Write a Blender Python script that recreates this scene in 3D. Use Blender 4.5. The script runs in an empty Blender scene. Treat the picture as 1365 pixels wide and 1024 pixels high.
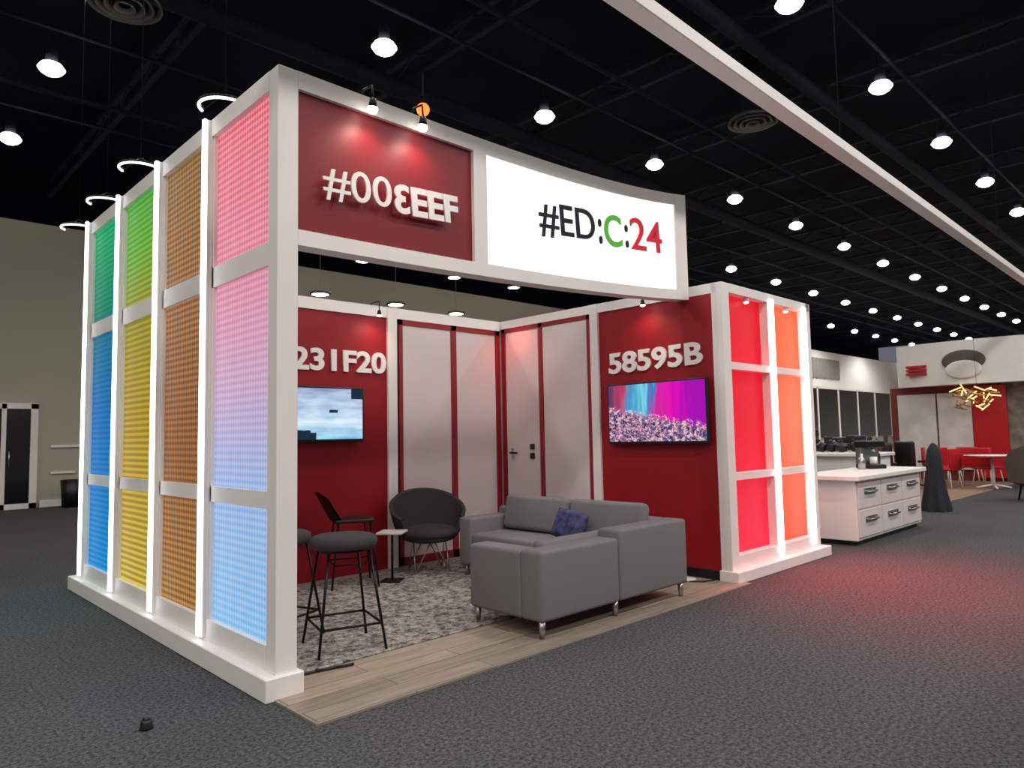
import bpy, bmesh, math, random
from mathutils import Vector, Matrix, Euler
random.seed(4)
D=bpy.data; C=bpy.context; pi=math.pi
C.scene.view_settings.view_transform='Standard'

# ------------------------------------------------------------------ materials
def srgb(r,g,b):
    f=lambda c:(c/255/12.92) if c/255<=.04045 else ((c/255+.055)/1.055)**2.4
    return (f(r),f(g),f(b),1)
def newmat(name):
    m=D.materials.new(name); m.use_nodes=True; nt=m.node_tree; nt.nodes.clear()
    o=nt.nodes.new("ShaderNodeOutputMaterial"); return m,nt,o
def N(nt,t,**k):
    n=nt.nodes.new(t)
    for a,b in k.items():
        if a in n.inputs.keys(): n.inputs[a].default_value=b
        else: setattr(n,a,b)
    return n
def pmat(name,col,rough=.6,metal=0,var=0.0,scale=20,bump=0,coord='Object',spec=.5):
    m,nt,o=newmat(name); L=nt.links
    p=N(nt,"ShaderNodeBsdfPrincipled",Roughness=rough,Metallic=metal); p.inputs["Specular IOR Level"].default_value=spec
    L.new(p.outputs[0],o.inputs[0])
    tc=N(nt,"ShaderNodeTexCoord"); no=N(nt,"ShaderNodeTexNoise",Scale=scale,Detail=4.0)
    L.new(tc.outputs[coord],no.inputs["Vector"])
    r=N(nt,"ShaderNodeValToRGB"); c=col
    r.color_ramp.elements[0].position=.3; r.color_ramp.elements[1].position=.7
    r.color_ramp.elements[0].color=(c[0]*(1-var),c[1]*(1-var),c[2]*(1-var),1)
    r.color_ramp.elements[1].color=(min(1,c[0]*(1+var)),min(1,c[1]*(1+var)),min(1,c[2]*(1+var)),1)
    L.new(no.outputs["Fac"],r.inputs[0]); L.new(r.outputs[0],p.inputs["Base Color"])
    if bump:
        b=N(nt,"ShaderNodeBump",Strength=bump,Distance=.01); L.new(no.outputs["Fac"],b.inputs["Height"]); L.new(b.outputs[0],p.inputs["Normal"])
    return m
def emat(name,col,s,sample=True):
    m,nt,o=newmat(name); e=N(nt,"ShaderNodeEmission",Color=col,Strength=s); nt.links.new(e.outputs[0],o.inputs[0])
    if not sample: m.cycles.emission_sampling='NONE'
    return m

WHITE=pmat("white_laminate",srgb(240,233,229),.45,var=.02,scale=3)
WHITE2=pmat("white_panel",srgb(222,208,206),.5,var=.02,scale=2)
RED=pmat("red_laminate",srgb(150,19,31),.5,var=.05,scale=1.5,spec=.35)
REDH=pmat("red_header_laminate",srgb(130,18,30),.45,var=.05,scale=1.5,spec=.4)
REDTRIM=pmat("red_trim",srgb(146,23,35),.5,var=.03)
BLACK=pmat("black_plastic",srgb(16,16,18),.4,var=.1)
BLACKM=pmat("black_metal",srgb(22,22,24),.35,.6,var=.1)
DGREY=pmat("dark_grey_fabric",srgb(64,62,64),.9,var=.12,scale=300,bump=.3,spec=.2)
SOFA=pmat("grey_sofa_fabric",srgb(122,119,120),.92,var=.10,scale=420,bump=.3,spec=.2)
CHROME=pmat("brushed_steel",srgb(180,180,182),.3,1,var=.03)
TXTW=pmat("white_letter",srgb(245,242,240),.4,var=.01)
CEIL=pmat("black_ceiling_paint",srgb(14,18,29),.95,var=.3,scale=.6,spec=.1)
TRUSS=pmat("dark_steel_truss",srgb(33,38,50),.8,.1,var=.2,scale=4,spec=.2)
LAMPH=pmat("lamp_housing",srgb(80,80,84),.5,.3)
STRIP=emat("led_strip",(0.86,.94,1,1),6.0)
LAMP=emat("lamp_glow",(1,.95,.86,1),16,False)
HALLW=pmat("hall_wall_paint",srgb(176,172,154),.85,var=.04,scale=.5)
WALLW=pmat("fascia_white",srgb(236,234,230),.6,var=.03)
GLASSD=pmat("dark_glass",srgb(18,20,24),.08,var=.1)

def pos_nodes(nt):
    g=N(nt,"ShaderNodeNewGeometry"); s=N(nt,"ShaderNodeSeparateXYZ"); nt.links.new(g.outputs["Position"],s.inputs[0]); return g,s
def mth(nt,op,a,b=None,c=None):
    n=N(nt,"ShaderNodeMath",operation=op)
    for i,v in enumerate((a,b,c)):
        if v is None: continue
        if isinstance(v,(int,float)): n.inputs[i].default_value=v
        else: nt.links.new(v,n.inputs[i])
    return n.outputs[0]
def ledpanel(name,stops,strength,pattern,axis='y',k=75,light=(1,1,1,1),lf=.5,base=.12):
    m,nt,o=newmat(name); L=nt.links
    g,s=pos_nodes(nt)
    mr=N(nt,"ShaderNodeMapRange"); mr.inputs[1].default_value=0.2; mr.inputs[2].default_value=3.6; L.new(s.outputs[2],mr.inputs[0])
    r=N(nt,"ShaderNodeValToRGB"); cr=r.color_ramp
    while len(cr.elements)<len(stops): cr.elements.new(.5)
    for e,(p,c) in zip(cr.elements,stops): e.position=p; e.color=c
    L.new(mr.outputs[0],r.inputs[0])
    u=s.outputs[1] if axis=='y' else s.outputs[0]; v=s.outputs[2]
    if pattern=='diamond':
        a=mth(nt,'SINE',mth(nt,'MULTIPLY',mth(nt,'ADD',u,mth(nt,'MULTIPLY',v,.8)),k))
        b=mth(nt,'SINE',mth(nt,'MULTIPLY',mth(nt,'SUBTRACT',u,mth(nt,'MULTIPLY',v,.8)),k))
        f=mth(nt,'MULTIPLY',a,b); f=mth(nt,'MULTIPLY_ADD',f,1.2,.5)
    elif pattern=='lines':
        f=mth(nt,'SINE',mth(nt,'MULTIPLY',v,k*1.6)); f=mth(nt,'MULTIPLY_ADD',f,1.0,.5)
    else:
        f=mth(nt,'MULTIPLY',v,0.0)
    f=mth(nt,'MULTIPLY',mth(nt,'MINIMUM',mth(nt,'MAXIMUM',f,0.0),1.0),lf)
    mx=N(nt,"ShaderNodeMix",data_type='RGBA'); L.new(f,mx.inputs[0]); L.new(r.outputs[0],mx.inputs[6]); mx.inputs[7].default_value=light
    e=N(nt,"ShaderNodeBsdfPrincipled",Roughness=.6); e.inputs["Specular IOR Level"].default_value=.2
    d=N(nt,"ShaderNodeMix",data_type='RGBA',blend_type='MULTIPLY'); d.inputs[0].default_value=1; L.new(mx.outputs[2],d.inputs[6]); d.inputs[7].default_value=(base,base,base,1)
    L.new(d.outputs[2],e.inputs["Base Color"]); L.new(mx.outputs[2],e.inputs["Emission Color"]); e.inputs["Emission Strength"].default_value=strength
    L.new(e.outputs[0],o.inputs[0]); return m
P1=ledpanel("panel_pink_blue",[(0,srgb(110,190,240)),(.28,srgb(135,175,230)),(.5,srgb(205,150,185)),(.7,srgb(228,115,140)),(1,srgb(235,65,80))],.88,'diamond',k=88,lf=.40,light=srgb(232,222,238))
P2=ledpanel("panel_bronze",[(0,srgb(205,150,75)),(.35,srgb(175,112,62)),(.7,srgb(190,135,90)),(1,srgb(178,135,75))],.85,'diamond',k=88,light=srgb(92,60,38),lf=.85)
P3=ledpanel("panel_gold_green",[(0,srgb(225,195,75)),(.4,srgb(200,162,45)),(.68,srgb(170,160,40)),(.85,srgb(100,195,60)),(1,srgb(60,190,70))],.88,'lines',k=80,light=srgb(112,102,35),lf=.65)
P4=ledpanel("panel_blue_green",[(0,srgb(0,150,230)),(.45,srgb(0,115,195)),(.66,srgb(0,118,150)),(.74,srgb(0,140,92)),(1,srgb(20,185,88))],.92,'lines',k=80,light=srgb(0,70,118),lf=.5)
PR=ledpanel("panel_red",[(0,srgb(255,50,75)),(.35,srgb(242,25,50)),(.8,srgb(228,22,40)),(1,srgb(205,26,36))],.88,'plain','x',base=.12)
PO=ledpanel("panel_orange",[(0,srgb(255,92,60)),(.4,srgb(255,118,80)),(.8,srgb(248,98,42)),(1,srgb(235,95,38))],.9,'plain','x',base=.12)

def floor_mat(name,c1,c2,scale,rough=.95,bump=.4,lo=.38,hi=.62):
    m,nt,o=newmat(name); L=nt.links
    p=N(nt,"ShaderNodeBsdfPrincipled",Roughness=rough); p.inputs["Specular IOR Level"].default_value=.12; L.new(p.outputs[0],o.inputs[0])
    tc=N(nt,"ShaderNodeTexCoord"); n1=N(nt,"ShaderNodeTexNoise",Scale=scale,Detail=5.0,Roughness=.8); L.new(tc.outputs["Object"],n1.inputs["Vector"])
    n2=N(nt,"ShaderNodeTexNoise",Scale=.5,Detail=3.0); L.new(tc.outputs["Object"],n2.inputs["Vector"])
    r=N(nt,"ShaderNodeValToRGB"); r.color_ramp.elements[0].position=lo; r.color_ramp.elements[1].position=hi
    r.color_ramp.elements[0].color=c1; r.color_ramp.elements[1].color=c2; L.new(n1.outputs["Fac"],r.inputs[0])
    mx=N(nt,"ShaderNodeMix",data_type='RGBA',blend_type='MULTIPLY'); mx.inputs[0].default_value=.35
    L.new(r.outputs[0],mx.inputs[6]); L.new(n2.outputs["Fac"],mx.inputs[7]); L.new(mx.outputs[2],p.inputs["Base Color"])
    b=N(nt,"ShaderNodeBump",Strength=bump,Distance=.006); L.new(n1.outputs["Fac"],b.inputs["Height"]); L.new(b.outputs[0],p.inputs["Normal"])
    return m
CARPET=floor_mat("charcoal_hall_carpet",srgb(34,36,38),srgb(112,112,114),48,bump=.2,lo=.36,hi=.66)
TAN=floor_mat("tan_aisle_carpet",srgb(140,112,92),srgb(175,145,122),20)
RUG=floor_mat("mottled_grey_rug",srgb(66,60,58),srgb(204,196,189),17)
def wood_mat():
    m,nt,o=newmat("grey_oak_vinyl_planks"); L=nt.links
    p=N(nt,"ShaderNodeBsdfPrincipled",Roughness=.5); L.new(p.outputs[0],o.inputs[0])
    tc=N(nt,"ShaderNodeTexCoord"); 
    br=N(nt,"ShaderNodeTexBrick",Scale=1.0); br.inputs["Brick Width"].default_value=1.2; br.inputs["Row Height"].default_value=.16; br.inputs["Mortar Size"].default_value=.003
    br.inputs["Color1"].default_value=srgb(176,160,142); br.inputs["Color2"].default_value=srgb(152,138,123); br.inputs["Mortar"].default_value=srgb(90,80,70)
    L.new(tc.outputs["Object"],br.inputs["Vector"])
    mp=N(nt,"ShaderNodeMapping"); mp.inputs["Scale"].default_value=(1.2,14,1); L.new(tc.outputs["Object"],mp.inputs[0])
    n=N(nt,"ShaderNodeTexNoise",Scale=2.0,Detail=6.0); L.new(mp.outputs[0],n.inputs["Vector"])
    r=N(nt,"ShaderNodeValToRGB"); r.color_ramp.elements[0].color=(.55,.55,.55,1); r.color_ramp.elements[0].position=.3; r.color_ramp.elements[1].position=.7; L.new(n.outputs["Fac"],r.inputs[0])
    mx=N(nt,"ShaderNodeMix",data_type='RGBA',blend_type='MULTIPLY'); mx.inputs[0].default_value=.8; L.new(br.outputs[0],mx.inputs[6]); L.new(r.outputs[0],mx.inputs[7]); L.new(mx.outputs[2],p.inputs["Base Color"])
    return m
WOOD=wood_mat()

# ------------------------------------------------------------------ mesh builder
class MB:
    def __init__(s): s.bm=bmesh.new(); s.mats=[]
    def mi(s,m):
        if m not in s.mats: s.mats.append(m)
        return s.mats.index(m)
    def _add(s,tmp,mat,M=None,smooth=False):
        i=s.mi(mat)
        if M is not None: bmesh.ops.transform(tmp,matrix=M,verts=tmp.verts)
        vm={}
        for v in tmp.verts: vm[v]=s.bm.verts.new(v.co)
        for f in tmp.faces:
            try:
                nf=s.bm.faces.new([vm[v] for v in f.verts]); nf.material_index=i; nf.smooth=smooth
            except ValueError: pass
        tmp.free()
    def box(s,x0,x1,y0,y1,z0,z1,mat,bev=0,seg=2,M=None,smooth=False):
        t=bmesh.new(); bmesh.ops.create_cube(t,size=1)
        bmesh.ops.scale(t,vec=(abs(x1-x0),abs(y1-y0),abs(z1-z0)),verts=t.verts)
        if bev: bmesh.ops.bevel(t,geom=t.edges[:],offset=bev,segments=seg,affect='EDGES',profile=.5)
        bmesh.ops.translate(t,vec=((x0+x1)/2,(y0+y1)/2,(z0+z1)/2),verts=t.verts)
        s._add(t,mat,M,smooth or bool(bev and seg>2))
    def cyl(s,p0,p1,r0,mat,r1=None,n=16,smooth=True,cap=True):
        r1=r0 if r1 is None else r1; p0=Vector(p0);p1=Vector(p1); d=p1-p0
        t=bmesh.new(); bmesh.ops.create_cone(t,cap_ends=cap,segments=n,radius1=r0,radius2=max(r1,1e-4),depth=d.length)
        M=Matrix.Translation((p0+p1)/2)@d.to_track_quat('Z','Y').to_matrix().to_4x4()
        s._add(t,mat,M,smooth)
    def tube(s,pts,r,mat,n=8):
        for a,b in zip(pts,pts[1:]): s.cyl(a,b,r,mat,n=n)
        for a in pts[1:-1]: s.ball(a,(r,r,r),mat,8,6)
    def ball(s,c,rad,mat,u=20,v=12,M=None):
        t=bmesh.new(); bmesh.ops.create_uvsphere(t,u_segments=u,v_segments=v,radius=1)
        bmesh.ops.scale(t,vec=rad,verts=t.verts)
        if M is not None: bmesh.ops.transform(t,matrix=M,verts=t.verts)
        bmesh.ops.translate(t,vec=c,verts=t.verts); s._add(t,mat,None,True)
    def poly(s,pts,mat,smooth=False):
        i=s.mi(mat); f=s.bm.faces.new([s.bm.verts.new(p) for p in pts]); f.material_index=i; f.smooth=smooth
    def grid(s,P,mat,smooth=True,closeu=False):
        i=s.mi(mat); V=[[s.bm.verts.new(p) for p in row] for row in P]
        n=len(V); 
        for a in range(n if closeu else n-1):
            A=V[a];Bq=V[(a+1)%n]
            for b in range(len(A)-1):
                f=s.bm.faces.new([A[b],Bq[b],Bq[b+1],A[b+1]]); f.material_index=i; f.smooth=smooth
    def lathe(s,prof,c,mat,n=24):
        P=[[ (c[0]+r*math.cos(2*pi*k/n),c[1]+r*math.sin(2*pi*k/n),c[2]+z) for r,z in prof] for k in range(n)]
        s.grid(P,mat,True,True)
    def done(s,name,loc=None,rotz=0):
        bmesh.ops.recalc_face_normals(s.bm,faces=s.bm.faces)
        me=D.meshes.new(name); s.bm.to_mesh(me); s.bm.free()
        for m in s.mats: me.materials.append(m)
        o=D.objects.new(name,me); C.collection.objects.link(o)
        if loc: o.location=loc
        o.rotation_euler=(0,0,rotz); return o
def parent(ch,pa): ch.parent=pa; return ch

def text_obj(name,body,x0,x1,z0,z1,mat,bold=0.0,ext=.012,mirror=False):
    cu=D.curves.new(name,"FONT"); cu.body=body; cu.size=1; cu.offset=bold; cu.extrude=.02; cu.resolution_u=6
    t=D.objects.new(name+"_tmp",cu); C.collection.objects.link(t); C.view_layer.update()
    me=D.meshes.new_from_object(t.evaluated_get(C.evaluated_depsgraph_get())); D.objects.remove(t)
    xs=[v.co.x for v in me.vertices]; ys=[v.co.y for v in me.vertices]; zs=[v.co.z for v in me.vertices]
    ax,bx,ay,by,az,bz=min(xs),max(xs),min(ys),max(ys),min(zs),max(zs)
    for v in me.vertices:
        fx=(v.co.x-ax)/(bx-ax); fx=1-fx if mirror else fx
        v.co.x=x0+fx*(x1-x0); v.co.y=z0+(v.co.y-ay)/(by-ay)*(z1-z0); v.co.z=(v.co.z-az)/(bz-az)*ext
    if mirror: me.flip_normals()
    me.materials.clear(); me.materials.append(mat)
    o=D.objects.new(name,me); C.collection.objects.link(o); return o

# ------------------------------------------------------------------ room shell
b=MB(); b.box(-14,75,-14,15.5,-.1,0,CARPET); b.done("floor")
b=MB(); b.box(12.2,60,.25,15.4,0,.006,TAN); b.done("floor_tan_carpet")
b=MB(); b.box(-14,75,-14,22,9.6,9.7,CEIL); b.done("ceiling")
b=MB(); b.box(-14,62,15.5,15.7,0,6.6,HALLW); b.done("wall_back")
b=MB(); b.box(62,62.2,-14,15.5,0,6.6,WALLW); b.done("wall_right")
b=MB(); b.box(-14.2,-14,-14,15.5,0,9.6,HALLW); b.done("wall_left")
b=MB(); b.box(-14,75,21.8,22,6.8,9.6,CEIL); b.done("wall_upper_back")
b=MB()
b.box(.2,.95,15.40,15.46,.1,2.25,GLASSD); b.box(1.0,1.5,15.40,15.46,.1,2.25,GLASSD)
for x0,x1 in ((.1,.2),(.93,1.02),(1.48,1.62)): b.box(x0,x1,15.36,15.495,0,2.36,WHITE)
b.box(.1,1.62,15.36,15.495,2.25,2.38,WHITE); b.box(.1,1.62,15.36,15.495,0,.12,WHITE)
b.box(.3,.8,15.38,15.39,2.05,2.12,emat("exit_glow",srgb(255,200,120),.8,False))
b.cyl((1.08,15.33,.95),(1.08,15.33,1.3),.015,CHROME); b.done("door_1")
b=MB(); b.box(1.7,40,15.44,15.495,0,.16,WHITE); b.box(1.9,3.4,15.46,15.495,1.36,1.42,WHITE); b.box(1.9,2.4,15.46,15.495,.75,.80,WHITE); b.done("baseboard_back")
b=MB(); b.box(36,61.5,15.42,15.495,4.3,6.6,WALLW); b.box(36,41,15.42,15.495,0,4.3,WALLW); b.done("trim_1")
b=MB()
for i in range(6):
    x=41+i*3.4; b.box(x,x+3.2,15.42,15.48,.9,4.1,GLASSD)
    b.box(x+3.2,x+3.4,15.38,15.495,.8,4.2,WHITE)
b.box(41,61.4,15.38,15.495,4.1,4.3,WHITE); b.done("window_1")
b=MB(); CUR=pmat("grey_curtain",srgb(130,130,126),.9,var=.1)
P=[[(41+i*.12,15.35+.07*math.sin(i*1.3),4.8),(41+i*.12,15.35+.07*math.sin(i*1.3),6.1)] for i in range(60)]
b.grid(P,CUR); b.done("curtain")

# ceiling steelwork
b=MB()
for i in range(-2,18):
    x=-1.2+i*3.93
    b.box(x-.06,x+.06,-13,21,8.9,8.98,TRUSS); b.box(x-.06,x+.06,-13,21,9.35,9.45,TRUSS)
    y=-13
    while y<20:
        b.cyl((x,y,8.95),(x,y+.9,9.4),.025,TRUSS,n=6); b.cyl((x,y+.9,9.4),(x,y+1.8,8.95),.025,TRUSS,n=6); y+=1.8
for y,r,z in ((-3,.06,8.5),(.65,.04,8.75),(2.1,.14,8.6),(4.2,.05,8.3),(5.85,.04,8.75),(8.0,.18,8.7),(10.3,.04,8.75),(12.2,.06,8.4),(14.2,.04,8.75)):
    b.cyl((-13,y,z),(70,y,z),r,TRUSS,n=10)
b.done("roof_steelwork")

# high-bay lamps, one object
b=MB()
def lamp(x,y,z,s=1.0):
    b.cyl((x,y,z+.35*s),(x,y,8.7),.012,TRUSS,n=6)
    b.cyl((x,y,z+.10*s),(x,y,z+.45*s),.13*s,TRUSS,r1=.10*s,n=14)
    b.lathe([(.001,-.15*s),(.12*s,-.13*s),(.20*s,-.08*s),(.26*s,-.0*s),(.20*s,.09*s),(.10*s,.14*s),(.001,.15*s)],(x,y,z),LAMP,18)
for row,y in enumerate((-4.6,.65,5.85,10.3,14.2)):
    for k in range(0,18):
        lamp(.75+3.93*k,y,8.0,.82)
b.done("high_bay_lamps")
b=MB()
for x,y,z in ((8.8,13.1,6.4),(12.1,13.1,6.4),(14.6,13,6.4),(6.05,10.5,4.7),(8.1,10.5,4.7),(10.1,10.6,4.7)):
    b.cyl((x,y,z+.03),(x,y,8.7),.004,HALLW,n=5)
    b.lathe([(.001,.05),(.22,.045),(.24,.0),(.2,-.01),(.001,-.01)],(x,y,z),LAMPH,24); b.lathe([(.001,-.03),(.14,-.025),(.19,-.008)],(x,y,z),LAMP,20)
b.done("disc_pendant_lamps")
b=MB(); b.cyl((6.47,7.16,8.05),(6.47,7.16,8.7),.02,LAMPH); b.ball((6.47,7.16,7.95),(.13,.13,.13),emat("orange_bulb",srgb(255,125,60),2.2,False)); b.cyl((6.47,7.16,8.06),(6.47,7.16,8.2),.08,TRUSS); b.done("orange_pendant_lamp")
DIF=pmat("diffuser_grey",srgb(150,148,142),.6)
for i,(x,y) in enumerate(((1.15,7.5),(12.2,3.1))):
    b=MB()
    for r,z in ((.52,8.02),(.40,8.0),(.28,7.98),(.15,7.96)):
        b.lathe([(r,0),(r-.07,.05),(r-.02,.07),(r,0)],(x,y,z),DIF,28)
    b.cyl((x,y,8.05),(x,y,9.5),.22,TRUSS); b.done("ceiling_air_diffuser")

# long white overhead beam
b=MB(); b.box(-6,22,-.08,.08,-.06,.06,WHITE,.008,1)
for x in (-4,4,12,20): b.cyl((x,0,.05),(x,0,4.9),.006,TRUSS,n=6)
b.done("overhead_beam",(2.2,-.945,4.55),math.radians(.9))

# ------------------------------------------------------------------ booth
b=MB(); b.box(-.02,4.46,-.5,2.78,0,.012,WOOD); b.done("booth_wood_floor")
b=MB(); b.box(.16,4.2,.25,2.6,.012,.024,RUG,.004,1); b.done("area_rug")

# left LED wall
b=MB(); H=3.66
b.box(0,.13,0,.12,0,H,WHITE,.004,1)
bays=[(.12,1.0,P1),(1.10,2.0,P2),(2.10,3.05,P3),(3.15,4.1,P4)]
for y0,y1,m in bays:
    b.box(.035,.06,y0,y1,.26,3.55,m)
    b.box(.06,.12,y0,y1,.2,3.6,WHITE)
    b.box(.012,.06,y0,y1,2.48,2.62,WHITE); b.box(.012,.06,y0,y1,1.04,1.14,WHITE)
    b.box(0,.06,y0,y1,.12,.27,WHITE); b.box(0,.13,y0,y1,3.54,H,WHITE)
    b.box(.012,.06,y0,y0+.02,.2,3.6,WHITE); b.box(.012,.06,y1-.02,y1,.2,3.6,WHITE)
for y in (1.05,2.05,3.10,4.15):
    b.box(0,.13,y-.05,y+.05,.12,H,WHITE)
    b.box(-.02,.0,y-.03,y+.03,.15,H,WHITE)
    b.box(-.045,-.018,y-.019,y+.019,.16,H+.01,STRIP,.006,1)
b.box(0,.13,4.2,4.27,0,H,WHITE)
b.box(-.07,.16,-.03,4.40,0,.13,WHITE,.006,1)
b.done("led_panel_wall")

# header
cp=[(0,0,3.66,2.59),(1.62,.012,3.665,2.62),(2.8,.015,3.70,2.665),(4.38,0,3.85,2.77)]
def hp(x):
    n=len(cp); out=[]
    for k in (1,2,3):
        v=0
        for i in range(n):
            w=1
            for j in range(n):
                if i!=j: w*=(x-cp[j][0])/(cp[i][0]-cp[j][0])
            v+=w*cp[i][k]
        out.append(v)
    return out
LB=emat("lightbox_face",(1,.985,.99,1),1.3)
b=MB()
def hsec(x0,x1,f0,f1,yo,th,mat,n=10):
    P=[]
    for i in range(n+1):
        x=x0+(x1-x0)*i/n; y,zt,zb=hp(x); a=f0(zt,zb); c=f1(zt,zb)
        P.append([(x,y+yo,a),(x,y+yo,c),(x,y+yo+th,c),(x,y+yo+th,a),(x,y+yo,a)])
    b.grid(P,mat,False); b.poly(P[0][:4],mat); b.poly(P[-1][:4],mat)
T=lambda zt,zb:zt; Tb=lambda zt,zb:zt-.11; Bt=lambda zt,zb:zb+.095; Bb=lambda zt,zb:zb
hsec(.13,4.375,Tb,T,0,.13,WHITE,24); hsec(.13,4.375,Bb,Bt,0,.13,WHITE,24)
hsec(1.53,1.66,Bt,Tb,0,.13,WHITE,2); hsec(4.18,4.375,Bb,T,-.003,.136,WHITE,2)
hsec(.13,1.53,Bt,Tb,.03,.05,REDH,10); hsec(1.66,4.18,Bt,Tb,.012,.1,LB,20)
hd=b.done("header_sign")
def htext(nm,body,x0,x1,zl0,zl1,ang,mat,bold=0,mirror=False):
    y=hp((x0+x1)/2)[0]
    o=text_obj(nm,body,0,x1-x0,0,zl1-zl0,mat,bold,mirror=mirror)
    o.location=(x0,y-.012,zl0)
    R=Matrix.Rotation(-ang,4,'Y')@Matrix.Rotation(pi/2,4,'X'); o.rotation_euler=R.to_euler(); parent(o,hd); return o
DK=pmat("charcoal_letter",srgb(52,48,60),.7,spec=.1); GRN=pmat("green_letter",srgb(110,205,80),.7,spec=.1); PNK=pmat("coral_letter",srgb(235,60,75),.7,spec=.1)
a=math.radians(3)
htext("letters_00","#00",.29,.79,2.90,3.12,a,TXTW,.004)
htext("letters_mirrored","3",.815,.935,2.925,3.125,a,TXTW,.03,True)
htext("letters_eef","EEF",.955,1.36,2.932,3.132,a,TXTW,.035)
a=math.radians(4.6)
htext("letters_ed","#ED",2.22,2.92,3.03,3.32,a,DK,.004)
htext("letters_colon",":",2.97,3.01,3.10,3.32,a,DK,.02)
htext("letters_c","C",3.05,3.30,3.095,3.385,a,GRN,.012)
htext("letters_dots",":",3.35,3.39,3.13,3.34,a,DK,.02)
htext("letters_24","24",3.43,3.93,3.13,3.43,a,PNK,.004)
SPOTG=emat("spot_face",(1,.90,.8,1),12,False)
for x in (.60,1.0):
    b=MB(); y,zt,zb=hp(x)
    b.tube([(x,y+.05,zt+.005),(x,y+.02,zt+.05),(x,y-.08,zt+.04),(x,y-.09,zt-.06)],.007,BLACKM)
    b.cyl((x,y-.09,zt-.05),(x,y-.085,zt-.11),.02,BLACKM,r1=.03); b.ball((x,y-.083,zt-.12),(.034,.034,.03),SPOTG,14,8); b.done("sign_spotlight")

# back wall
b=MB(); YB=2.794; ZW=2.9
b.box(.13,4.35,YB+.04,YB+.14,0,ZW,WHITE)
b.box(.13,2.63,YB,YB+.05,0,2.78,RED)
b.box(.13,4.35,YB-.02,YB+.12,2.78,ZW,WHITE); b.box(2.63,2.75,YB-.03,YB+.1,0,ZW,WHITE); b.box(2.755,2.795,YB+.0,YB+.05,0,2.75,BLACK)
for x0,x1 in ((2.84,3.55),(3.63,4.28)): b.box(x0,x1,YB+.0,YB+.05,.1,2.72,WHITE2,.004,1)
for x0,x1 in ((2.79,2.84),(3.55,3.63),(4.28,4.35)): b.box(x0,x1,YB-.012,YB+.05,0,2.78,REDTRIM)
b.box(2.79,4.35,YB-.012,YB+.05,2.72,2.78,REDTRIM); b.box(2.79,4.35,YB-.012,YB+.05,.0,.1,REDTRIM)
bw=b.done("booth_back_wall")
t=text_obj("letters_231f20","231F20",0,1.12,0,.235,TXTW,.03,.02); t.location=(1.49,YB-.002,2.145); t.rotation_euler=(pi/2,0,0); parent(t,bw)

# right wall / storage closet with lit front
XW=4.38; YF=-.365
b=MB()
b.box(XW+.01,XW+.12,YF+.06,2.93,0,ZW-.08,WHITE)
b.box(XW-.02,XW+.12,.14,2.77,2.80,ZW,WHITE); b.box(XW,XW+.12,YF+.06,2.93,2.80,ZW,WHITE)
b.box(XW,XW+.05,-.31,1.17,.1,2.80,RED); b.box(XW-.01,XW+.05,-.31,1.17,0,.1,BLACK)
b.box(XW-.03,XW+.1,1.17,1.28,0,ZW,WHITE)
for y0,y1 in ((1.28,1.345),(2.05,2.11),(2.71,2.77)): b.box(XW-.012,XW+.03,y0,y1,0,2.80,REDTRIM)
b.box(XW-.012,XW+.03,1.28,2.77,2.75,2.80,REDTRIM); b.box(XW-.012,XW+.03,1.28,2.05,0,.1,REDTRIM)
b.box(XW-.002,XW+.03,1.345,2.05,.1,2.75,WHITE2,.004,1)
b.box(XW-.004,XW+.03,2.13,2.69,.03,2.73,WHITE2,.004,1)
b.cyl((XW-.05,2.60,1.22),(XW,2.60,1.22),.012,BLACKM); b.cyl((XW-.05,2.61,1.22),(XW-.05,2.48,1.22),.011,BLACKM); b.box(XW-.012,XW,2.58,2.62,1.15,1.28,CHROME)
b.box(XW-.03,XW,2.215,2.275,1.265,1.33,BLACK,.004,1); b.box(XW-.03,XW,2.215,2.275,1.15,1.22,BLACK,.004,1)
b.box(XW,XW+.14,YF,YF+.12,0,ZW,WHITE,.004,1)
b.box(XW+.14,6.36,YF,YF+.14,2.81,ZW,WHITE)
b.box(6.27,6.38,YF,YF+.12,0,ZW,WHITE,.004,1)
b.box(5.34,5.45,YF+.01,YF+.12,.1,2.81,WHITE)
for x0,x1,m in ((XW+.14,5.34,PR),(5.45,6.27,PO)):
    b.box(x0,x1,YF+.10,YF+.13,.2,2.81,m)
    for z0,z1 in ((2.05,2.12),(.96,1.03)): b.box(x0,x1,YF+.01,YF+.10,z0,z1,WHITE)
    b.box(x0,x1,YF+.0,YF+.12,.1,.24,WHITE)
for x in (5.395,6.20):
    b.box(x-.022,x+.022,YF-.03,YF+.01,.16,2.84,STRIP,.006,1)
b.box(XW-.02,6.5,YF-.07,YF+.13,0,.11,WHITE,.006,1)
b.box(6.26,6.38,YF+.12,2.93,0,ZW,WHITE); b.box(XW,6.38,2.94,3.0,0,ZW,WHITE); b.box(XW+.1,6.3,YF+.13,YF+.2,0,ZW-.1,WHITE)
rw=b.done("storage_closet")
t=text_obj("letters_58595b","58595B",0,1.17,0,.235,TXTW,.03,.02); t.location=(XW-.001,1.03,2.085)
t.rotation_euler=(Matrix.Rotation(-pi/2,4,'Z')@Matrix.Rotation(math.radians(-1.0),4,'Y')@Matrix.Rotation(pi/2,4,'X')).to_euler(); parent(t,rw)
def dl(x,y,z):
    b=MB(); b.cyl((x,y,z),(x,y,z-.04),.03,WHITE); b.ball((x,y,z-.045),(.026,.026,.012),SPOTG,12,8); o=b.done("downlight"); return o
for x in (4.95,5.85): dl(x,YF+.045,2.808)
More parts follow.
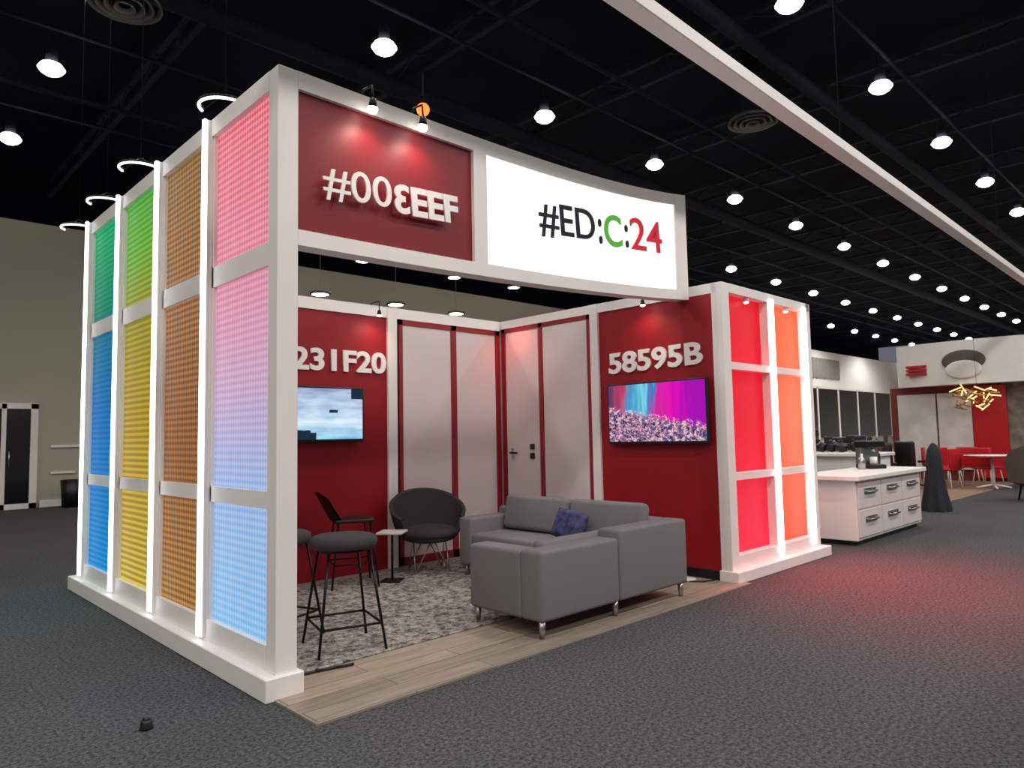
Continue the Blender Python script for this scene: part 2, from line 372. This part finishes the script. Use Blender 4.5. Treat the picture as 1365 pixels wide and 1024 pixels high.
def arm(x,y,dx,dy):
    b=MB(); z=2.9; b.tube([(x,y,z+.002),(x,y,z+.03),(x+dx,y+dy,z+.03),(x+dx,y+dy,z-.08)],.006,BLACKM)
    b.cyl((x+dx,y+dy,z-.07),(x+dx,y+dy,z-.12),.016,BLACKM,r1=.026); b.ball((x+dx,y+dy,z-.13),(.026,.026,.012),SPOTG,12,8); b.done("arm_spotlight")
arm(2.45,YB+.03,0,-.16); arm(XW+.05,.48,-.17,0)

# ------------------------------------------------------------------ TVs
def tvmat(kind):
    m,nt,o=newmat("tv_image_"+kind); L=nt.links
    tc=N(nt,"ShaderNodeTexCoord"); s=N(nt,"ShaderNodeSeparateXYZ"); L.new(tc.outputs["Generated"],s.inputs[0])
    u=s.outputs[0]; v=s.outputs[2]
    if kind=='sky':
        r=N(nt,"ShaderNodeValToRGB"); cr=r.color_ramp; cr.elements.new(.3)
        cr.elements[0].color=srgb(120,180,215); cr.elements[1].color=srgb(195,220,238); cr.elements[2].color=srgb(150,165,200); L.new(v,r.inputs[0])
        mp=N(nt,"ShaderNodeMapping"); mp.inputs["Scale"].default_value=(1,1,2.5); L.new(tc.outputs["Generated"],mp.inputs[0])
        n=N(nt,"ShaderNodeTexNoise",Scale=3.0,Detail=6.0); L.new(mp.outputs[0],n.inputs["Vector"])
        nr=N(nt,"ShaderNodeValToRGB"); nr.color_ramp.elements[0].position=.35; nr.color_ramp.elements[1].position=.65; nr.color_ramp.elements[0].color=(.3,.3,.3,1); nr.color_ramp.elements[1].color=(.75,.75,.75,1); L.new(n.outputs["Fac"],nr.inputs[0])
        mx=N(nt,"ShaderNodeMix",data_type='RGBA',blend_type='OVERLAY'); mx.inputs[0].default_value=.7; L.new(r.outputs[0],mx.inputs[6]); L.new(nr.outputs[0],mx.inputs[7]); base=mx.outputs[2]
        k=mth(nt,'MULTIPLY',mth(nt,'LESS_THAN',v,mth(nt,'MULTIPLY_ADD',n.outputs["Fac"],.5,-.08)),mth(nt,'LESS_THAN',u,.45))
        k2=mth(nt,'MULTIPLY',mth(nt,'GREATER_THAN',v,.80),mth(nt,'GREATER_THAN',u,.86))
        k3=mth(nt,'MULTIPLY',mth(nt,'MULTIPLY',mth(nt,'GREATER_THAN',v,.52),mth(nt,'LESS_THAN',v,.58)),mth(nt,'MULTIPLY',mth(nt,'GREATER_THAN',u,.60),mth(nt,'LESS_THAN',u,.70)))
        kk=mth(nt,'MAXIMUM',k,mth(nt,'MAXIMUM',k2,k3))
        m2=N(nt,"ShaderNodeMix",data_type='RGBA'); L.new(kk,m2.inputs[0]); L.new(base,m2.inputs[6]); m2.inputs[7].default_value=srgb(30,45,60); base=m2.outputs[2]
    else:
        u=mth(nt,'SUBTRACT',1.0,s.outputs[1])
        mp=N(nt,"ShaderNodeMapping"); mp.inputs["Scale"].default_value=(1,22,16); L.new(tc.outputs["Generated"],mp.inputs[0])
        n=N(nt,"ShaderNodeTexNoise",Scale=1.0,Detail=6.0,Roughness=.85); L.new(mp.outputs[0],n.inputs["Vector"])
        mp2=N(nt,"ShaderNodeMapping"); mp2.inputs["Scale"].default_value=(1,14,.8); L.new(tc.outputs["Generated"],mp2.inputs[0])
        n2=N(nt,"ShaderNodeTexNoise",Scale=1.5,Detail=3.0); L.new(mp2.outputs[0],n2.inputs["Vector"])
        uu=mth(nt,'ADD',u,mth(nt,'MULTIPLY_ADD',n2.outputs["Fac"],.35,-.175))
        ra=N(nt,"ShaderNodeValToRGB"); cr=ra.color_ramp
        cols=[(0,(40,60,110)),(.15,(190,60,90)),(.25,(60,140,190)),(.38,(120,205,220)),(.48,(40,120,190)),(.54,(200,40,150)),(.66,(225,15,175)),(.85,(160,20,170))]
        while len(cr.elements)<len(cols): cr.elements.new(.5)
        for e,(p,c) in zip(cr.elements,cols): e.position=p; e.color=srgb(*c)
        L.new(uu,ra.inputs[0])
        rb=N(nt,"ShaderNodeValToRGB"); cr=rb.color_ramp; cr.interpolation='CONSTANT'
        cols=[(0,(18,22,45)),(.45,(40,110,170)),(.5,(210,50,55)),(.54,(225,225,230)),(.60,(60,130,170)),(.64,(22,22,44))]
        while len(cr.elements)<len(cols): cr.elements.new(.5)
        for e,(p,c) in zip(cr.elements,cols): e.position=p; e.color=srgb(*c)
        L.new(n.outputs["Fac"],rb.inputs[0])
        k=mth(nt,'LESS_THAN',v,mth(nt,'MULTIPLY_ADD',n.outputs["Fac"],.7,mth(nt,'MULTIPLY_ADD',u,-.35,.24)))
        m2=N(nt,"ShaderNodeMix",data_type='RGBA'); L.new(k,m2.inputs[0]); L.new(ra.outputs[0],m2.inputs[6]); L.new(rb.outputs[0],m2.inputs[7]); base=m2.outputs[2]
    e=N(nt,"ShaderNodeEmission",Strength=1.1); L.new(base,e.inputs[0]); L.new(e.outputs[0],o.inputs[0]); return m
def tv(kind,w,h):
    r=D.objects.new("wall_tv",None); C.collection.objects.link(r)
    b=MB()
    if kind=='sky':
        b.box(-w/2,w/2,0,.05,-h/2,h/2,BLACK,.006,1); o=b.done("bezel"); b=MB(); b.box(-w/2+.018,w/2-.018,-.003,.0,-h/2+.03,h/2-.018,tvmat(kind)); p=b.done("screen")
        b=MB(); b.box(-.1,.1,.05,.08,-.1,.1,BLACK); q=b.done("bracket")
    else:
        b.box(0,.05,-w/2,w/2,-h/2,h/2,BLACK,.006,1); o=b.done("bezel"); b=MB(); b.box(-.003,.0,-w/2+.018,w/2-.018,-h/2+.03,h/2-.018,tvmat(kind)); p=b.done("screen")
        b=MB(); b.box(.05,.08,-.1,.1,-.1,.1,BLACK); q=b.done("bracket")
    for x in (o,p,q): parent(x,r)
    return r
t=tv('sky',1.02,.57); t.location=(1.77,YB-.082,1.69)
t=tv('city',1.22,.65); t.location=(XW-.082,.40,1.645)

# ------------------------------------------------------------------ sectional sofa
b=MB(); q=.035
def cush(x0,x1,y0,y1,z0,z1,bev=q,M=None,mat=SOFA): b.box(x0,x1,y0,y1,z0,z1,mat,bev,4,M,True)
cush(1.79,2.98,-.30,.42,.14,.34,.02); cush(2.9,3.58,-.30,1.86,.14,.34,.02)
cush(1.775,1.98,-.15,.42,.13,.61,.03)
cush(1.775,2.655,-.36,-.14,.13,.62,.028)
cush(2.66,3.62,-.36,-.14,.13,.68,.028)
cush(3.42,3.62,-.15,1.86,.13,.68,.03)
cush(2.88,3.62,1.68,1.88,.13,.61,.03)
cush(1.98,2.86,-.14,.44,.33,.46); cush(2.88,3.42,-.14,.80,.33,.46); cush(2.88,3.42,.81,1.68,.33,.46)
for y0,y1 in ((-.1,.76),(.78,1.66)):
    M=Matrix.Translation((3.40,0,.46))@Matrix.Rotation(math.radians(10),4,'Y')@Matrix.Translation((-3.40,0,-.46))
    cush(3.28,3.42,y0,y1,.46,.81,.05,M)
M=Matrix.Translation((0,-.14,.46))@Matrix.Rotation(math.radians(8),4,'X')@Matrix.Translation((0,.14,-.46))
cush(2.0,2.84,-.14,-.02,.46,.64,.04,M)
for x,y in ((1.82,-.31),(1.82,.37),(2.66,-.30),(3.57,-.31),(3.57,1.82),(2.94,1.82),(2.94,.5)):
    b.cyl((x,y,.024 if (y>.25 ) else .012),(x,y,.14),.018,CHROME,r1=.028,n=12)
b.done("sectional_sofa")
PIL=pmat("navy_pillow",srgb(58,58,98),.9,var=.8,scale=16)
b=MB()
def pill(sgn):
    P=[]
    for i in range(15):
        row=[]
        for j in range(15):
            u=-1+2*i/14; v=-1+2*j/14; th=.06*((1-u**4)*(1-v**4))**.6
            row.append(((u*.16*(1-.06*v*v)),sgn*th,(v*.14*(1-.06*u*u))))
        P.append(row)
    b.grid(P,PIL)
pill(1); pill(-1)
bmesh.ops.remove_doubles(b.bm,verts=b.bm.verts,dist=.0005)
o=b.done("throw_pillow"); o.location=(3.12,.56,.60); o.rotation_euler=(math.radians(-20),math.radians(14),math.radians(-70))

# ------------------------------------------------------------------ tub chair
def tub_chair(loc,rz):
    b=MB()
    def pt(th,v,off):
        h=.16+.30*max(0,math.cos(th*.62))**1.5
        r=.30+.10*v**.7+off
        x=r*1.08*math.sin(th); y=r*math.cos(th)*.92+.05*v
        return (x,y,.40+v*h)
    A=[[pt(math.radians(-128+256*i/36),j/8,0) for j in range(9)] for i in range(37)]
    Bo=[[pt(math.radians(-128+256*i/36),j/8,.045) for j in range(9)] for i in range(37)]
    b.grid(A,DGREY); b.grid(Bo,DGREY)
    b.grid([[A[i][8],((A[i][8][0]+Bo[i][8][0])/2,(A[i][8][1]+Bo[i][8][1])/2,A[i][8][2]+.02),Bo[i][8]] for i in range(37)],DGREY)
    for k in (0,36): b.grid([A[k],Bo[k]],DGREY)
    b.ball((0,-.03,.42),(.37,.35,.09),DGREY,28,14)
    b.ball((0,-.02,.37),(.33,.32,.06),DGREY,28,14)
    for k in range(4):
        a=pi/4+k*pi/2; ft=Vector((.30*math.cos(a),.28*math.sin(a),.012)); 
        for da in (-.5,.5):
            tp=Vector((.20*math.cos(a+da*1.4),.19*math.sin(a+da*1.4),.35)); b.cyl(tp,ft,.008,CHROME,n=8)
    n=24; b.tube([(.19*math.cos(2*pi*i/n),.18*math.sin(2*pi*i/n),.345) for i in range(n+1)],.008,CHROME)
    o=b.done("tub_chair",loc,rz); o.scale=(.86,.86,.97); return o
tub_chair((2.81,2.29,.02),math.radians(-24))

def bar_stool(loc,rz):
    b=MB(); h=.76
    b.lathe([(.001,h),(.19,h-.002),(.225,h-.018),(.232,h-.05),(.215,h-.085),(.001,h-.09)],(0,0,0),DGREY,36)
    b.lathe([(.001,h-.088),(.17,h-.088),(.175,h-.105),(.001,h-.105)],(0,0,0),BLACKM,24)
    F=[(.225,.225),(-.225,.225),(-.225,-.225),(.225,-.225)]; r=.0095
    for x,y in F: b.tube([(x*.62,y*.62,h-.1),(x,y,.01)],r,BLACKM,10)
    for (x0,y0),(x1,y1) in zip(F,F[1:]+F[:1]):
        s=.905; b.cyl((x0*s,y0*s,.18),(x1*s,y1*s,.18),r*.9,BLACKM,n=10)
    return b.done("bar_stool",loc,rz)
bar_stool((.75,.54,.02),math.radians(-15))
bar_stool((.53,1.07,.02),math.radians(20))

b=MB(); h=.64
b.box(-.19,.19,-.19,.19,h-.035,h,BLACK,.015,3)
P=[]
for i in range(13):
    a=math.radians(-50+100*i/12); row=[]
    for j in range(6):
        v=j/5; R=.22+.04*v; row.append((R*math.sin(a)*.85,R*math.cos(a)-.02+.10*v, h+.0+v*.27*(1-.30*abs(a)**2)))
    P.append(row)
b.grid(P,BLACK); b.grid([[(x*1.05,y+.018,z) for x,y,z in r] for r in P],BLACK)
for sx in (-1,1):
    for sy in (-1,1): b.cyl((sx*.15,sy*.15,h-.03),(sx*.22,sy*.22,.0),.010,BLACKM,n=8)
F=[(.19,.19),(-.19,.19),(-.19,-.19),(.19,-.19)]
for (x0,y0),(x1,y1) in zip(F,F[1:]+F[:1]): b.cyl((x0,y0,.22),(x1,y1,.22),.008,BLACKM,n=8)
b.done("counter_chair",(1.88,2.30,.026),math.radians(68))

b=MB(); b.box(-.13,.13,-.13,.13,.465,.485,WHITE,.006,2); b.cyl((0,0,.012),(0,0,.465),.012,BLACKM)
b.box(-.10,.10,-.10,.10,0,.010,BLACKM,.003,1); b.done("side_table",(2.24,2.14,.026),math.radians(40))

b=MB(); pts=[(.14,.20,.024),(.26,.22,.024),(.38,.21,.024),(.50,.19,.022),(.60,.17,.022)]
b.tube(pts,.009,BLACK); b.done("power_cable")
b=MB(); b.box(4.08,4.30,.12,.18,.012,.05,BLACK,.006,1); b.box(4.10,4.25,-.05,.06,.012,.03,WHITE,.004,1)
b.box(4.12,4.16,.13,.17,.05,.055,WHITE); b.tube([(4.1,.15,.03),(4.05,.02,.02),(4.2,-.15,.02),(4.33,-.2,.02)],.006,BLACK); b.done("power_strip")
b=MB(); b.lathe([(.001,.05),(.02,.048),(.028,.035),(.03,.01),(.034,0),(.001,0)],(0,0,0),BLACK,20); b.ball((0,0,.05),(.02,.02,.012),BLACK,12,8); b.done("floor_cap",(-.63,.11,0))

RG=emat("ring_glow",(1,.95,.88,1),3,False)
for x,y,z in ((.3,1.53,4.02),(.3,3.62,4.14),(.3,4.8,4.1),(.3,6.0,4.08)):
    b=MB(); n=20; r=.19
    ang=[math.radians(130+190*i/n) for i in range(n+1)]
    pts=[(x+r*math.cos(a),y+r*math.sin(a),z) for a in ang]
    b.tube(pts,.011,RG); b.tube([(p[0],p[1],p[2]+.02) for p in pts],.012,BLACKM)
    b.cyl((x,y,z+.12),(x,y,8.85),.003,BLACKM,n=6)
    for k in (0,10,20): b.cyl((x,y,z+.12),pts[k],.003,BLACKM,n=6)
    b.done("ring_pendant_lamp")

# ------------------------------------------------------------------ right: counter + far booths
b=MB()
b.box(7.28,9.70,-.44,.22,.06,.80,WHITE,.006,1); b.box(7.34,9.64,-.40,.18,0,.06,BLACK)
b.box(7.18,9.80,-.52,.30,.80,.86,WHITE,.008,1)
for i in range(3):
    for j,(z0,z1) in enumerate(((.10,.43),(.45,.77))):
        x0=7.32+i*.79; b.box(x0,x0+.76,-.462,-.44,z0,z1,WHITE2,.004,1)
        zc=(z0+z1)/2+.04; b.tube([(x0+.2,-.465,zc+.01),(x0+.23,-.50,zc),(x0+.53,-.50,zc),(x0+.56,-.465,zc+.01)],.012,CHROME)
        b.box(x0+.18,x0+.58,-.468,-.46,zc-.03,zc+.04,CHROME)
b.done("drawer_cabinet")
REDG=pmat("red_gloss",srgb(190,24,34),.35,var=.05)
b=MB(); b.box(7.3,8.0,.45,.9,0,.80,REDG,.01,2); b.box(7.27,8.03,.42,.93,.80,.83,WHITE,.006,1); b.done("red_pedestal")
b=MB(); b.box(-.14,.14,-.15,.15,0,.06,BLACK,.01,2); b.box(-.14,.14,.02,.15,.06,.34,CHROME,.01,2); b.box(-.15,.15,-.13,.15,.30,.40,BLACK,.015,2); b.cyl((0,-.06,.06),(0,-.06,.17),.05,WHITE); b.cyl((0,-.06,.24),(0,-.06,.30),.03,CHROME); b.done("coffee_machine",(9.1,.0,.86),-.6)
for x,y,r,h,m in ((8.8,.02,.05,.22,CHROME),(9.45,.05,.06,.30,BLACK)):
    b=MB(); b.lathe([(.001,0),(r,0),(r,h*.65),(r*.4,h*.82),(r*.4,h),(.001,h)],(x,y,.86),m,16); b.done("bottle")
b=MB(); b.box(10.9,11.6,.55,2.3,0,.96,WHITE,.01,1); b.box(10.8,11.7,.5,2.4,.96,1.02,WHITE,.01,1); b.done("reception_counter")
b=MB()
for i in range(9):
    y=.62+i*.2; rz=.08+random.uniform(0,.04); b.ball((11.2+random.uniform(-.15,.15),y,1.022+rz),(.13,.11,rz),random.choice([BLACK,DGREY,BLACK,REDTRIM]),12,8)
    b.tube([(11.2,y-.05,1.17),(11.2,y,1.26),(11.2,y+.05,1.17)],.008,BLACK)
b.done("pile_of_bags")
def office_chair(loc,rz,mat=BLACK,s=1.0):
    b=MB()
    b.box(-.27*s,.27*s,-.27*s,.25*s,.40*s,.52*s,mat,.05*s,4); 
    b.box(-.25*s,.25*s,.18*s,.30*s,.50*s,1.12*s,mat,.055*s,4)
    for sx in (-1,1): b.box(sx*.30*s-.03,sx*.30*s+.03,-.18*s,.2*s,.62*s,.68*s,mat,.02,2); b.cyl((sx*.30*s,0,.45*s),(sx*.30*s,0,.63*s),.018,mat)
    b.cyl((0,0,.08*s),(0,0,.42*s),.03,BLACKM)
    for k in range(5):
        a=2*pi*k/5; b.cyl((0,0,.12*s),(.30*s*math.cos(a),.30*s*math.sin(a),.06*s),.02,BLACKM); b.ball((.30*s*math.cos(a),.30*s*math.sin(a),.035),(.03,.03,.035),BLACK,10,6)
    return b.done("office_chair",loc,rz)
# dark drapery-covered stand beside the counter
b=MB(); n=40; P=[]
for i in range(n):
    a=2*pi*i/n; row=[]
    for z,r in ((0.01,.27),(.15,.25),(.4,.20),(.65,.17),(.9,.15),(1.05,.12),(1.14,.06),(1.17,.005)):
        rr=r*(1+.13*math.sin(a*7+z*3)*(1-z/1.3)); row.append((rr*math.cos(a),rr*math.sin(a)*.8,z))
    P.append(row)
b.grid(P,pmat("black_drape",srgb(34,34,40),.85,var=.2),True,True); b.done("draped_coat_stand",(12.0,-.02,0))
office_chair((12.9,.9,.006),.5)
for x,y,r in ((15.5,3.4,1.1),(16.3,2.6,2.8),(14.0,2.9,-1),(13.4,1.9,.4),(15.0,1.9,2.0),(16.6,1.7,1.2),(14.2,3.9,2.4)): office_chair((x,y,.006),r)
def far_table(x,y,m):
    b=MB(); b.cyl((x,y,.72),(x,y,.75),.6,m,n=28); b.cyl((x,y,.02),(x,y,.72),.04,BLACKM); b.cyl((x,y,.006),(x,y,.03),.3,BLACKM); b.done("round_table")
for x,y in ((19,5.6),(23,8.0),(27,7.6),(24,10.6),(29,10.5),(33,9)):
    far_table(x,y,BLACK)
    for k in range(4):
        a=k*pi/2+.5; office_chair((x+1.02*math.cos(a),y+1.02*math.sin(a),.006),a-pi/2,random.choice([BLACK,DGREY]))
b=MB(); b.cyl((17.5,.3,.72),(17.5,.3,.76),.55,REDG,n=30); b.cyl((17.5,.3,.76),(17.5,.3,.775),.56,WHITE,n=30); b.cyl((17.5,.3,.02),(17.5,.3,.72),.035,WHITE)
for k in range(4): a=k*pi/2+.4; b.cyl((17.5,.3,.10),(17.5+.34*math.cos(a),.3+.34*math.sin(a),.03),.02,WHITE)
b.done("pedestal_table")
for x,y,rz in ((18.4,.6,1.2),(18.2,1.4,-.5),(18.9,1.9,.2),(18.6,-.4,2.4),(17.6,1.9,.9),(19.0,1.1,1.6),(18.0,-.9,.3),(17.3,1.2,2.9)):
    b=MB(); b.box(-.24,.24,-.24,.24,.40,.47,REDG,.03,3); b.box(-.24,.24,.18,.25,.45,.92,REDG,.03,3)
    for sx in (-1,1):
        for sy in (-1,1): b.cyl((sx*.18,sy*.18,.42),(sx*.23,sy*.23,0),.013,WHITE,n=8)
    b.done("red_chair",(x,y,.006),rz)
BRN=pmat("brown_veneer",srgb(118,46,36),.5,var=.15,scale=3); MARB=pmat("white_marble",srgb(215,212,210),.4,var=.12,scale=3); STONE=pmat("stone_wall",srgb(128,120,110),.8,var=.45,scale=4)
b=MB()
b.box(20,20.3,.55,3.2,0,2.55,BRN); b.box(20,20.3,-4,.6,0,2.55,STONE)
b.box(19.93,20,2.05,3.0,.3,2.35,MARB); b.box(19.92,20,1.2,2.0,.3,2.35,MARB); b.box(19.9,20,.42,1.18,.1,2.5,REDG)
P=[]
for i in range(25):
    y=-4+6.9*i/24; bow=.35*math.sin(pi*min(1,max(0,(y+.8)/3.7)))
    P.append([(19.75-bow,y,2.55),(19.75-bow,y,3.7),(20.4,y,3.7),(20.4,y,2.55),(19.75-bow,y,2.55)])
b.grid(P,WALLW,False); b.poly(P[-1][:4],WALLW); b.poly(P[0][:4],WALLW)
for z in (2.86,2.96,3.06): b.box(19.48,19.7,2.1,2.6,z,z+.06,REDG)
b.box(19.62,19.7,-.7,-.1,2.72,2.9,REDG); b.box(19.62,19.7,-.9,0,3.0,3.06,BLACK)
fb=b.done("neighbour_booth")
EG=pmat("emblem_grey",srgb(88,84,82),.7,var=.1)
b=MB(); b.box(19.36,19.44,.72,1.68,2.86,3.42,EG,.12,3) if False else b.ball((19.40,1.2,3.16),(.03,.50,.28),EG,28,16)
b.ball((19.375,1.2,2.93),(.03,.42,.24),WALLW,28,16)
o=b.done("shield_emblem"); parent(o,fb)
GOLD=emat("gold_glow",srgb(255,215,150),1.5,False); GM=pmat("gold_metal",srgb(200,160,90),.3,.9)
b=MB()
for i in range(44):
    c=Vector((19.0+random.uniform(-.25,.25),.85+random.uniform(-.45,.45),2.15+random.uniform(-.25,.25))); d=Vector((random.uniform(-1,1),random.uniform(-1,1),random.uniform(-.5,.5))).normalized()*.14
    b.cyl(c-d,c+d,.018,random.choice([GOLD,GM]),n=6)
b.cyl((19.0,.85,2.2),(19.0,.85,8.8),.004,BLACKM,n=6); b.done("stick_chandelier")
b=MB(); TAU=pmat("taupe_fabric",srgb(95,82,74),.9)
b.ball((0,0,.42),(.42,.40,.16),TAU); P=[[( (.42+.05*v)*math.sin(a),(.42+.05*v)*math.cos(a),.35+v*.75*max(.45,math.cos(a*.6))) for v in (0,.33,.66,1)] for a in [math.radians(-110+220*i/20) for i in range(21)]]
b.grid(P,TAU)
for k in range(4): a=pi/4+k*pi/2; b.cyl((.25*math.cos(a),.25*math.sin(a),.3),(.32*math.cos(a),.32*math.sin(a),0),.018,BLACKM)
b.done("lounge_chair",(14.8,-.95,0),2.0)
b=MB(); b.lathe([(.001,0),(.17,0),(.21,.62),(.19,.62),(.16,.05),(.001,.05)],(0,0,0),BLACK,20); b.done("trash_bin",(2.2,14.9,0))

def person(loc,rz):
    J=[(0,0,.95,.13,.10),(0,0,1.15,.13,.09),(0,0,1.38,.16,.10),(0,0,1.50,.055,.055),(0,.01,1.56,.055,.06),(0,.015,1.66,.085,.10),(0,.01,1.75,.06,.07)]
    E=[(0,1),(1,2),(2,3),(3,4),(4,5),(5,6)]
    def add(p,par): J.append(p); E.append((par,len(J)-1)); return len(J)-1
    for s in (-1,1):
        k=add((s*.19,0,1.40,.055,.055),2); k=add((s*.24,-.02,1.13,.042,.042),k); k=add((s*.22,.08,.90,.032,.032),k); add((s*.21,.12,.80,.03,.02),k)
        k=add((s*.10,0,.86,.09,.09),0); k=add((s*.11,.01,.50,.06,.06),k); k=add((s*.12,-.02,.09,.042,.045),k); add((s*.13,.13,.04,.035,.03),k)
    me=D.meshes.new("visitor"); me.from_pydata([j[:3] for j in J],E,[]); o=D.objects.new("visitor",me); C.collection.objects.link(o)
    m=o.modifiers.new("skin",'SKIN'); me.skin_vertices[0].data[0].use_root=True
    for v,j in zip(me.skin_vertices[0].data,J): v.radius=(j[3],j[4])
    o.modifiers.new("sub",'SUBSURF').levels=2; o.modifiers["sub"].render_levels=2
    me.materials.append(BLACK); o.location=loc; o.rotation_euler=(0,0,rz)
person((38,13.0,.006),1.0)

# ------------------------------------------------------------------ lights
def spot(nm,loc,tgt,e,col=(1,1,1),ang=120,size=.2,blend=.6):
    l=D.lights.new(nm,'SPOT'); l.energy=e; l.color=col; l.spot_size=math.radians(ang); l.spot_blend=blend; l.shadow_soft_size=size
    o=D.objects.new(nm,l); o.location=loc; o.rotation_euler=(Vector(tgt)-Vector(loc)).to_track_quat('-Z','Y').to_euler(); C.collection.objects.link(o)
for y in (-9.8,-4.6,.65,5.85,10.3):
    for k in range(-3,6):
        x=.75+3.93*k; spot("high_bay_light",(x,y,7.8),(x,y,0),(400 if y<0 else 190) if y<8 else 100,(1,.965,.92),165,.25)
for k in (7,9,11,13):
    for y in (.65,7,12.5):
        x=.75+3.93*k; spot("high_bay_light_far",(x,y,7.8),(x,y,0),900,(1,.97,.93),150,.25)
for x in (.60,1.0):
    y,zt,zb=hp(x); spot("sign_spot",(x,y-.12,zt-.155),(x,y+.0,zb+.2),9,(1,.68,.58),150,.04,1)
spot("wallwash_back",(2.45,YB-.20,2.74),(2.35,YB-.05,1.9),6,(1,.7,.55),150,.04,1)
spot("wallwash_right",(XW-.20,.48,2.74),(XW-.05,.48,1.9),6,(1,.7,.55),150,.04,1)
spot("closet_red_glow",(XW-.25,2.45,2.85),(XW,2.4,1.9),9,(1,.12,.1),140,.05,1)  # no fixture here: spot added for the reddish glow on the door
for x,c,e in ((4.95,(1,.0,.02),560),(5.85,(1,.02,.03),400)):
    spot("red_spill_spot",(x,YF-.12,2.7),(x+.15,YF-1.4,0),e,c,90,.25,1)  # added spots near the downlights, tinted red for the panels' floor spill
spot("cabinet_red_spill",(6.42,-.1,1.9),(7.3,.0,.5),30,(1,.12,.1),90,.1,1)  # added spot without a lamp body, reddens the cabinet end like panel spill
spot("teal_floor_spill",(-.25,3.6,2.2),(-1.4,3.4,0),55,(.05,.6,.65),120,.3,1)  # unseen spot added outside the LED wall for its teal spill on the floor
spot("pale_floor_spill",(-.25,.8,2.0),(-1.2,.4,0),16,(.6,.8,1),120,.3,1)  # another added spot, stands in for the near panels' pale floor light

w=D.worlds.new("hall_world"); C.scene.world=w; w.use_nodes=True; w.node_tree.nodes["Background"].inputs[0].default_value=(.8,.85,1,1); w.node_tree.nodes["Background"].inputs[1].default_value=.15

# ------------------------------------------------------------------ camera
yaw,pit,rol=map(math.radians,(45.979,4.139,-1.101))
f=Vector((math.cos(yaw)*math.cos(pit),math.sin(yaw)*math.cos(pit),math.sin(pit)))
r0=Vector((math.sin(yaw),-math.cos(yaw),0)); u0=r0.cross(f)
r=math.cos(rol)*r0+math.sin(rol)*u0; u=-math.sin(rol)*r0+math.cos(rol)*u0
cam=D.cameras.new("camera"); cam.lens=36*943.7/1365; cam.clip_end=300; co=D.objects.new("camera",cam)
M=Matrix((r,u,-f)).transposed().to_4x4(); M.translation=Vector((-1.838,-3.838,1.44)); co.matrix_world=M
C.collection.objects.link(co); C.scene.camera=co
